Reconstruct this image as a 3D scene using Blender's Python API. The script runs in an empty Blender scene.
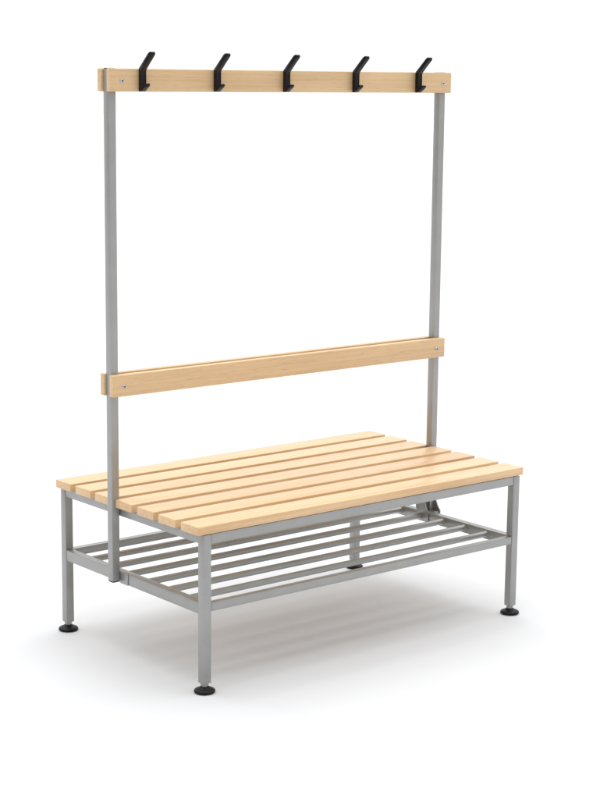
import bpy, bmesh, math, random
from mathutils import Vector, Matrix
random.seed(4)
S = bpy.context.scene
C = S.collection

# ------------------------------------------------------------------ camera
AZ, PI_, RO = -0.68652, -0.18003, 0.010016
fwd = Vector((-math.sin(AZ)*math.cos(PI_), math.cos(AZ)*math.cos(PI_), math.sin(PI_)))
right = Vector((math.cos(AZ), math.sin(AZ), 0)); up = right.cross(fwd)
R = math.cos(RO)*right + math.sin(RO)*up
U = -math.sin(RO)*right + math.cos(RO)*up
cd = bpy.data.cameras.new("camera"); cam = bpy.data.objects.new("camera", cd); C.objects.link(cam)
m = Matrix((R, U, -fwd)).transposed().to_4x4(); m.translation = (-3.17609, -3.89671, 1.58378)
cam.matrix_world = m
cd.sensor_fit = 'HORIZONTAL'; cd.sensor_width = 36; cd.lens = 1763.85/600*36; cd.clip_end = 500
S.camera = cam

# ------------------------------------------------------------------ studio light
w = bpy.data.worlds.new("World"); S.world = w; w.use_nodes = True
nt = w.node_tree; bg = nt.nodes['Background']
tc = nt.nodes.new('ShaderNodeTexCoord')
def lobe(direction, f0, f1, t0, t1):
    dot = nt.nodes.new('ShaderNodeVectorMath'); dot.operation = 'DOT_PRODUCT'
    dot.inputs[1].default_value = Vector(direction).normalized()
    nt.links.new(tc.outputs['Generated'], dot.inputs[0])
    mr = nt.nodes.new('ShaderNodeMapRange'); mr.interpolation_type = 'SMOOTHSTEP'
    for k_, v_ in (('From Min', f0), ('From Max', f1), ('To Min', t0), ('To Max', t1)): mr.inputs[k_].default_value = v_
    nt.links.new(dot.outputs['Value'], mr.inputs['Value'])
    return mr.outputs[0]
lobes = [lobe((0.62, 0.76, 0.10), -0.30, 0.72, 0.14, 1.03),      # bright white studio behind, dim room behind the camera
         lobe((0.05, 0.10, 1), 0.55, 0.97, 0.0, 2.45),          # big overhead softbox
         lobe((-1.0, -0.15, 0.45), 0.72, 0.96, 0.0, 0.75),      # side softbox
         lobe((0.55, -1.0, 0.55), 0.72, 0.96, 0.0, 0.75)]       # front softbox
ad = None
for o_ in lobes:
    if ad is None: prev = o_
    else: prev = ad.outputs[0]
    if ad is None and o_ is lobes[0]:
        ad = nt.nodes.new('ShaderNodeMath'); ad.operation = 'ADD'; ad.inputs[1].default_value = 0.0
        nt.links.new(o_, ad.inputs[0]); continue
    n2 = nt.nodes.new('ShaderNodeMath'); n2.operation = 'ADD'
    nt.links.new(prev, n2.inputs[0]); nt.links.new(o_, n2.inputs[1]); ad = n2
nt.links.new(ad.outputs[0], bg.inputs['Strength']); bg.inputs['Color'].default_value = (1, 1, 1, 1)

S.view_settings.view_transform = 'Standard'; S.view_settings.look = 'None'
S.view_settings.exposure = 0; S.view_settings.gamma = 1
S.cycles.use_denoising = True
S.cycles.max_bounces = 8

# ------------------------------------------------------------------ materials
def mat(name):
    M = bpy.data.materials.new(name); M.use_nodes = True
    return M, M.node_tree, M.node_tree.nodes['Principled BSDF']

def wood(name, dark, mid, light, rough=0.40, coat=0.25):
    M, t, b = mat(name); N, L = t.nodes.new, t.links.new
    tc = N('ShaderNodeTexCoord'); oi = N('ShaderNodeObjectInfo')
    sc = N('ShaderNodeMath'); sc.operation = 'MULTIPLY'; sc.inputs[1].default_value = 37.0; L(oi.outputs['Random'], sc.inputs[0])
    add = N('ShaderNodeVectorMath'); add.operation = 'ADD'; L(tc.outputs['Object'], add.inputs[0]); L(sc.outputs[0], add.inputs[1])
    def noise(scale, s, det, rough=.55, dist=0.0):
        mp = N('ShaderNodeMapping'); mp.inputs['Scale'].default_value = s; L(add.outputs[0], mp.inputs['Vector'])
        n = N('ShaderNodeTexNoise'); n.inputs['Scale'].default_value = scale; n.inputs['Detail'].default_value = det
        n.inputs['Roughness'].default_value = rough; n.inputs['Distortion'].default_value = dist
        L(mp.outputs[0], n.inputs['Vector']); return n
    broad = noise(9, (0.16, 1, 1), 3, .5, .6)      # slow colour drift along the board
    grain = noise(120, (0.018, 1, 1), 4, .6)       # fine streaks
    fleck = noise(420, (0.07, 1, 1), 2, .5)        # short pore flecks
    mix = N('ShaderNodeMath'); mix.operation = 'MULTIPLY_ADD'; L(grain.outputs[0], mix.inputs[0]); mix.inputs[1].default_value = .55
    m2 = N('ShaderNodeMath'); m2.operation = 'MULTIPLY'; L(broad.outputs[0], m2.inputs[0]); m2.inputs[1].default_value = .45
    L(m2.outputs[0], mix.inputs[2])
    cr = N('ShaderNodeValToRGB'); e = cr.color_ramp.elements
    e[0].position = .34; e[0].color = (*dark, 1); e[1].position = .66; e[1].color = (*light, 1)
    x = e.new(.5); x.color = (*mid, 1); L(mix.outputs[0], cr.inputs[0])
    fr = N('ShaderNodeMapRange'); fr.inputs['From Min'].default_value = .27; fr.inputs['From Max'].default_value = .40
    fr.inputs['To Min'].default_value = .78; fr.inputs['To Max'].default_value = 1; L(fleck.outputs[0], fr.inputs['Value'])
    vr = N('ShaderNodeMapRange'); vr.inputs['To Min'].default_value = .965; vr.inputs['To Max'].default_value = 1.035; L(oi.outputs['Random'], vr.inputs['Value'])
    hs = N('ShaderNodeMath'); hs.operation = 'MULTIPLY'; L(fr.outputs[0], hs.inputs[0]); L(vr.outputs[0], hs.inputs[1])
    mul = N('ShaderNodeVectorMath'); mul.operation = 'SCALE'; L(cr.outputs[0], mul.inputs[0]); L(hs.outputs[0], mul.inputs['Scale'])
    L(mul.outputs[0], b.inputs['Base Color'])
    rr = N('ShaderNodeMapRange'); rr.inputs['To Min'].default_value = rough-.07; rr.inputs['To Max'].default_value = rough+.09
    L(grain.outputs[0], rr.inputs['Value']); L(rr.outputs[0], b.inputs['Roughness'])
    b.inputs['Coat Weight'].default_value = coat; b.inputs['Coat Roughness'].default_value = .22
    bp = N('ShaderNodeBump'); bp.inputs['Strength'].default_value = .10; bp.inputs['Distance'].default_value = .0006
    L(grain.outputs[0], bp.inputs['Height']); L(bp.outputs[0], b.inputs['Normal'])
    return M
WOOD = wood('varnished_beech', (.62, .385, .19), (.725, .485, .265), (.79, .55, .322))
WOODV = wood('varnished_beech_rail', (.60, .385, .19), (.69, .465, .245), (.75, .52, .29))

def paint(name, col, metallic, rough, spec=.5):
    M, t, b = mat(name); N, L = t.nodes.new, t.links.new
    tc = N('ShaderNodeTexCoord')
    n = N('ShaderNodeTexNoise'); n.inputs['Scale'].default_value = 14; n.inputs['Detail'].default_value = 5; L(tc.outputs['Object'], n.inputs['Vector'])
    g = N('ShaderNodeTexNoise'); g.inputs['Scale'].default_value = 900; g.inputs['Detail'].default_value = 2; L(tc.outputs['Object'], g.inputs['Vector'])
    cr = N('ShaderNodeMapRange'); cr.inputs['From Min'].default_value = .3; cr.inputs['From Max'].default_value = .7
    cr.inputs['To Min'].default_value = .94; cr.inputs['To Max'].default_value = 1.05; L(n.outputs[0], cr.inputs['Value'])
    s = N('ShaderNodeVectorMath'); s.operation = 'SCALE'; s.inputs[0].default_value = col; L(cr.outputs[0], s.inputs['Scale']); L(s.outputs[0], b.inputs['Base Color'])
    rr = N('ShaderNodeMapRange'); rr.inputs['To Min'].default_value = rough-.1; rr.inputs['To Max'].default_value = rough+.1; L(n.outputs[0], rr.inputs['Value']); L(rr.outputs[0], b.inputs['Roughness'])
    b.inputs['Metallic'].default_value = metallic; b.inputs['Specular IOR Level'].default_value = spec
    bp = N('ShaderNodeBump'); bp.inputs['Strength'].default_value = .12; bp.inputs['Distance'].default_value = .0003
    L(g.outputs[0], bp.inputs['Height']); L(bp.outputs[0], b.inputs['Normal'])
    return M
STEEL = paint('silver_powder_coat', (.35, .352, .342), .5, .34)
BLACK = paint('black_plastic', (.004, .004, .0042), 0, .45, .25)
HOOKM = paint('black_hook_plastic', (.0035, .0035, .0038), 0, .30, .22)
ZINC = paint('zinc_screw', (.50, .50, .52), .9, .32)
BORE = paint('socket_recess', (.03, .03, .03), .3, .6)

M, t, b = mat('studio_floor'); N, L = t.nodes.new, t.links.new
n = N('ShaderNodeTexNoise'); n.inputs['Scale'].default_value = 3; n.inputs['Detail'].default_value = 4
tcf = N('ShaderNodeTexCoord'); L(tcf.outputs['Object'], n.inputs['Vector'])
mrf = N('ShaderNodeMapRange'); mrf.inputs['To Min'].default_value = .660; mrf.inputs['To Max'].default_value = .676
L(n.outputs[0], mrf.inputs['Value'])
cb = N('ShaderNodeVectorMath'); cb.operation = 'SCALE'; cb.inputs[0].default_value = (1.0, 1.013, 1.033); L(mrf.outputs[0], cb.inputs['Scale'])
L(cb.outputs[0], b.inputs['Base Color']); b.inputs['Roughness'].default_value = .8; b.inputs['Specular IOR Level'].default_value = .2
FLOOR = M

# ------------------------------------------------------------------ mesh helpers
def link(name, bm, material, parent=None, loc=(0, 0, 0), smooth=False):
    me = bpy.data.meshes.new(name); bmesh.ops.recalc_face_normals(bm, faces=bm.faces); bm.to_mesh(me); bm.free()
    me.materials.append(material)
    o = bpy.data.objects.new(name, me); C.objects.link(o); o.location = loc
    if parent:
        o.parent = parent
        # object origins of parts are given in world space; undo the parent's own offset
        o.location = Vector(loc) - world_of(parent)
    if smooth:
        for p in me.polygons: p.use_smooth = True
        try: me.set_sharp_from_angle(angle=math.radians(38))
        except Exception: pass
    return o
def world_of(o):
    v = Vector((0, 0, 0))
    while o: v += Vector(o.location); o = o.parent
    return v
def box(bm, c, s, bev=0, seg=2):
    r = bmesh.ops.create_cube(bm, size=1.0, matrix=Matrix.Translation(c) @ Matrix.Diagonal((*s, 1)))
    if bev:
        vs = set(r['verts']); ed = [e for e in bm.edges if e.verts[0] in vs and e.verts[1] in vs]
        bmesh.ops.bevel(bm, geom=ed, offset=bev, segments=seg, affect='EDGES', profile=.5)
def boxpart(name, lo, hi, material, parent, bev=.0018, seg=2):
    lo, hi = Vector(lo), Vector(hi); c = (lo+hi)/2
    bm = bmesh.new(); box(bm, (0, 0, 0), hi-lo, bev, seg)
    return link(name, bm, material, parent, c, smooth=True)
def cyl(bm, p0, p1, r0, r1=None, seg=24, caps=True):
    p0, p1 = Vector(p0), Vector(p1); r1 = r0 if r1 is None else r1
    q = (p1-p0).to_track_quat('Z', 'Y').to_matrix().to_4x4()
    bmesh.ops.create_cone(bm, cap_ends=caps, segments=seg, radius1=r0, radius2=r1, depth=(p1-p0).length,
                          matrix=Matrix.Translation((p0+p1)/2) @ q)
def lathe(bm, prof, seg=40):
    rings = []
    for r, z in prof:
        rings.append([bm.verts.new((r*math.cos(2*math.pi*k/seg), r*math.sin(2*math.pi*k/seg), z)) for k in range(seg)])
    for a, c in zip(rings, rings[1:]):
        for k in range(seg): bm.faces.new((a[k], a[(k+1) % seg], c[(k+1) % seg], c[k]))
    bm.faces.new(rings[0][::-1]); bm.faces.new(rings[-1])
def extrude_outline(bm, pts, ax, lo, hi, bev=0):
    """pts are 2D; ax is the axis that the outline is extruded along ('X' -> pts are y,z ; 'Y' -> pts are x,z)"""
    def P(p, h): return (h, p[0], p[1]) if ax == 'X' else (p[0], h, p[1])
    a = [bm.verts.new(P(p, lo)) for p in pts]; c = [bm.verts.new(P(p, hi)) for p in pts]
    n = len(pts); fs = [bm.faces.new(a[::-1]), bm.faces.new(c)]
    for k in range(n): fs.append(bm.faces.new((a[k], a[(k+1) % n], c[(k+1) % n], c[k])))
    if bev:
        ed = [e for e in bm.edges if e.verts[0] in a+c and e.verts[1] in a+c]
        bmesh.ops.bevel(bm, geom=ed, offset=bev, segments=2, affect='EDGES', profile=.5)

# ------------------------------------------------------------------ floor
bm = bmesh.new()
bmesh.ops.create_grid(bm, x_segments=4, y_segments=4, size=60)
fl = link('floor', bm, FLOOR); fl['kind'] = 'structure'

# ------------------------------------------------------------------ the bench
bench = bpy.data.objects.new('cloakroom_bench', None); C.objects.link(bench)
bench['label'] = 'double sided cloakroom bench with beech slats, silver steel frame, shoe shelf and black coat hooks'
bench['category'] = 'bench'

FX, FY, T = .5700, .3347, .0250      # leg centres, tube width
h = T/2
ZS = .4500; SX = .5980; SY = .3462; SW = .0780; TH = .0228
ZB = ZS-TH
# seat slats
pitch = (2*SY-SW)/6
for k in range(7):
    y = -SY+SW/2+pitch*k
    s = boxpart('seat_slat', (-SX, y-SW/2, ZB), (SX, y+SW/2, ZS), WOOD, bench, .0020, 3)
    s.rotation_euler.z = random.uniform(-.0007, .0007); s.location.x += random.uniform(-.0009, .0009)
    s.rotation_euler.y = random.uniform(-.0003, .0003); s.location.z += .0002
# seat frame
EX = FX+h
G = .0006
for s in (-1, 1):
    boxpart('seat_rail', (-FX+h+G, s*FY-h+.0008, ZB-.0262), (FX-h-G, s*FY+h-.0008, ZB-.0004), STEEL, bench)
    boxpart('seat_rail', (s*FX-h+.0008, -FY+h+G, ZB-.0258), (s*FX+h-.0008, FY-h-G, ZB-.0004), STEEL, bench)
# middle cross bearer under the slats
boxpart('seat_rail', (-.0125, -FY+h+G, ZB-.0258), (.0125, FY-h-G, ZB-.0004), STEEL, bench)
# legs with adjustable feet
def leg(x, y):
    bm = bmesh.new(); box(bm, (0, 0, 0), (T, T, ZB-.0008-.0262), .0018, 2)
    l = link('leg', bm, STEEL, bench, (x, y, (ZB-.0008+.0262)/2), smooth=True)
    bm = bmesh.new(); lathe(bm, [(.0082, .010), (.0082, .0252), (.0100, .0252), (.0100, .0261)], 24)
    # a hexagon nut under the leg
    cyl(bm, (0, 0, .0205), (0, 0, .0250), .0106, seg=6)
    link('levelling_bolt', bm, STEEL, l, (x, y, 0), smooth=True)
    bm = bmesh.new()
    lathe(bm, [(.022, .0004), (.0262, .0014), (.0284, .0040), (.0280, .0068), (.0262, .0088), (.0205, .0115), (.0145, .0138), (.0118, .0165), (.0105, .0172)], 48)
    link('foot', bm, BLACK, l, (x, y, 0), smooth=True)
    return l
leg(-FX, -FY); leg(FX, -FY); leg(-FX, FY); leg(FX-.0400, FY)
# shoe shelf: side rails, long rails, rods
ZH = .2440; RH = .0315; LR = .0205
for s in (-1, 1):
    boxpart('shelf_rail', (s*FX-h+.0008, -FY+h+G, ZH-RH), (s*FX+h-.0008, FY-h-G, ZH), STEEL, bench)
yf = -FY-h+.001
boxpart('shelf_rail', (-FX+h+G, yf, ZH-RH+.0075), (FX-h-G, yf+LR, ZH-.0012), STEEL, bench)
boxpart('shelf_rail', (-FX+h+G, -yf-LR, ZH-RH+.0075), (FX-h-.025, -yf, ZH-.0012), STEEL, bench)
ROD = .0092
for k in range(1, 7):
    y = -FY + 2*FY*k/7
    bm = bmesh.new(); L_ = 2*(FX-h)-.0004
    cyl(bm, (-L_/2, 0, 0), (L_/2, 0, 0), ROD, seg=28, caps=False)
    for s in (-1, 1):       # little weld collar where the rod meets the side rail
        cyl(bm, (s*L_/2, 0, 0), (s*(L_/2-.0035), 0, 0), ROD+.0018, ROD, seg=28)
    link('shelf_rod', bm, STEEL, bench, (0, y, ZH-.0145), smooth=True)

# uprights
PY, PW, PX = .0512, .0238, .6082
H = 1.6052; RT, RB = 1.6050, 1.5452; MT, MB = .7952, .7358; RX = .6140; RD = .0195
p2 = PW/2; ZP = .2190
for s in (-1, 1):
    xo, xi = s*PX, s*(PX-PW)
    p = boxpart('post', (min(xo, xi), PY-p2, ZP), (max(xo, xi), PY+p2, H-.0015), STEEL, bench, .0017)
    c = (s*(PX-p2), PY)
    boxpart('end_cap', (c[0]-.0108, PY-.0108, H-.0014), (c[0]+.0108, PY+.0108, H+.0008), BLACK, p, .0007)
    boxpart('end_cap', (c[0]-.0108, PY-.0108, ZP-.0032), (c[0]+.0108, PY+.0108, ZP-.0001), BLACK, p, .001)
    bm = bmesh.new(); cyl(bm, (0, 0, 0), (s*.0008, 0, 0), .0026, seg=16)
    link('rivet', bm, STEEL, p, (xo, PY, .2340), smooth=True)
    # bracket that ties the post to the shelf's side rail
    bm = bmesh.new()
    xr = FX+h-.0008     # outer face of the side rail
    t_ = .0022
    if s < 0:
        box(bm, (s*(xr+t_/2+.0001), PY-p2-.0185-.0002, ZH-RH/2), (t_, .037, RH+.0008), .0006, 2)
    else:
        # sheet folded round the rail: both cheeks flare at the front and are rounded at the back
        y0 = PY-p2-.0002; y1 = PY+p2+.0002
        front_ = [(y0-.024, ZH+.002), (y0-.0195, ZH+.008), (y0-.0130, ZH+.018), (y0-.0075, ZH+.028), (y0-.003, ZH+.038), (y0-.0005, ZH+.048), (y0+.001, ZH+.058)]
        back_ = [(y1-.016, ZH+.058), (y1-.008, ZH+.0545), (y1-.001, ZH+.048), (y1+.005, ZH+.039), (y1+.0085, ZH+.028), (y1+.0095, ZH+.017), (y1+.0085, ZH+.009), (y1+.005, ZH+.002)]
        low_ = [(y1+.001, ZH-RH+.001), (y0-.024, ZH-RH+.001)]
        extrude_outline(bm, front_+back_+low_, 'X', xr-T-.0022+.0005, xr-T+.0003)
        yb = y0-.026
        outer = [(y0, ZH-RH), (yb, ZH-RH), (yb, ZH+.003), (y0-.020, ZH+.009), (y0-.0135, ZH+.018), (y0-.008, ZH+.028), (y0-.004, ZH+.040), (y0-.0015, ZH+.052), (y0, ZH+.062)]
        extrude_outline(bm, outer, 'X', xr+.0250-.0035, xr+.0250)
        box(bm, (xr+.0125, (yb+y0)/2+.002, ZH-RH/2), (.018, .022, RH-.002), .0008, 2)
        # web between the cheeks, over the rail
        extrude_outline(bm, [(xr-T, ZH+.0008), (xr-.0002, ZH+.0008), (xr-.0002, ZH+.052), (xr-T, ZH+.036)], 'Y', PY+.001, PY+.0035)
    link('bracket', bm, STEEL, bench, (0, 0, 0), smooth=True)

# planks on both faces of the posts
def screw(x, yface, z, parent, d=-1):
    bm = bmesh.new()
    prof = [(.0001, .0008), (.0019, .0008), (.0021, .0036), (.0034, .0031), (.0046, .0018), (.0051, .0001)]
    lathe(bm, prof[::-1], 24)
    lathe(bm, [(.0062, -.0002), (.0062, .0006), (.0050, .0008)], 24)      # washer
    bmesh.ops.rotate(bm, verts=bm.verts, matrix=Matrix.Rotation(math.radians(90 if d < 0 else -90), 3, 'X'))
    sc = link('screw', bm, ZINC, parent, (x, yface, z), smooth=True)
    sc.data.materials.append(BORE)
    for f in sc.data.polygons:
        if (Vector((f.center.x, 0, f.center.z))).length < .0021 and abs(f.center.y) < .0030: f.material_index = 1
    return sc
def plank(name, zlo, zhi, side):
    if side < 0: lo, hi = PY-p2-RD, PY-p2-.0002
    else: lo, hi = PY+p2+.0002, PY+p2+RD
    o = boxpart(name, (-RX, lo, zlo), (RX, hi, zhi), WOODV, bench, .0026, 3)
    for s in (-1, 1):
        screw(s*(PX-p2-.0175), lo if side < 0 else hi, (zlo+zhi)/2-.0022, o, side)
    return o
front = None
for side in (-1, 1):
    o = plank('hook_rail', RB, RT, side)
    if side < 0: front = o
    plank('back_rail', MB, MT, side)

# coat hooks on the front rail: back plate, long upper arm, short lower prong
YF = PY-p2-RD-.0001
def hook_mesh():
    bm = bmesh.new()
    W = .0075      # half width
    # outline in (y, z), y negative towards the viewer, z measured from the rail's lower edge
    pts = [(0, .0005), (-.0100, .0005), (-.0130, .0022), (-.0290, .0125), (-.0330, .0165), (-.0335, .0200), (-.0310, .0222), (-.0275, .0218),
           (-.0150, .0160), (-.0130, .0180), (-.0130, .0540), (-.0160, .0575), (-.0555, .0935), (-.0580, .0970), (-.0575, .1010), (-.0545, .1035),
           (-.0505, .1032), (-.0460, .1003), (-.0010, .0610), (0, .0570)]
    extrude_outline(bm, pts, 'X', -W, W, .0016)
    return bm
HX = [-.5188, -.2741, -.0328, .2237, .4718]
first = None
for k, x in enumerate(HX):
    tilt = random.uniform(-.008, .008)
    if first is None:
        first = link('coat_hook', hook_mesh(), HOOKM, front, (x, YF, RB), smooth=True)
    else:
        c = first.copy(); C.objects.link(c); c.parent = front; c.location = Vector((x, YF, RB))-world_of(front); c.rotation_euler.y = tilt
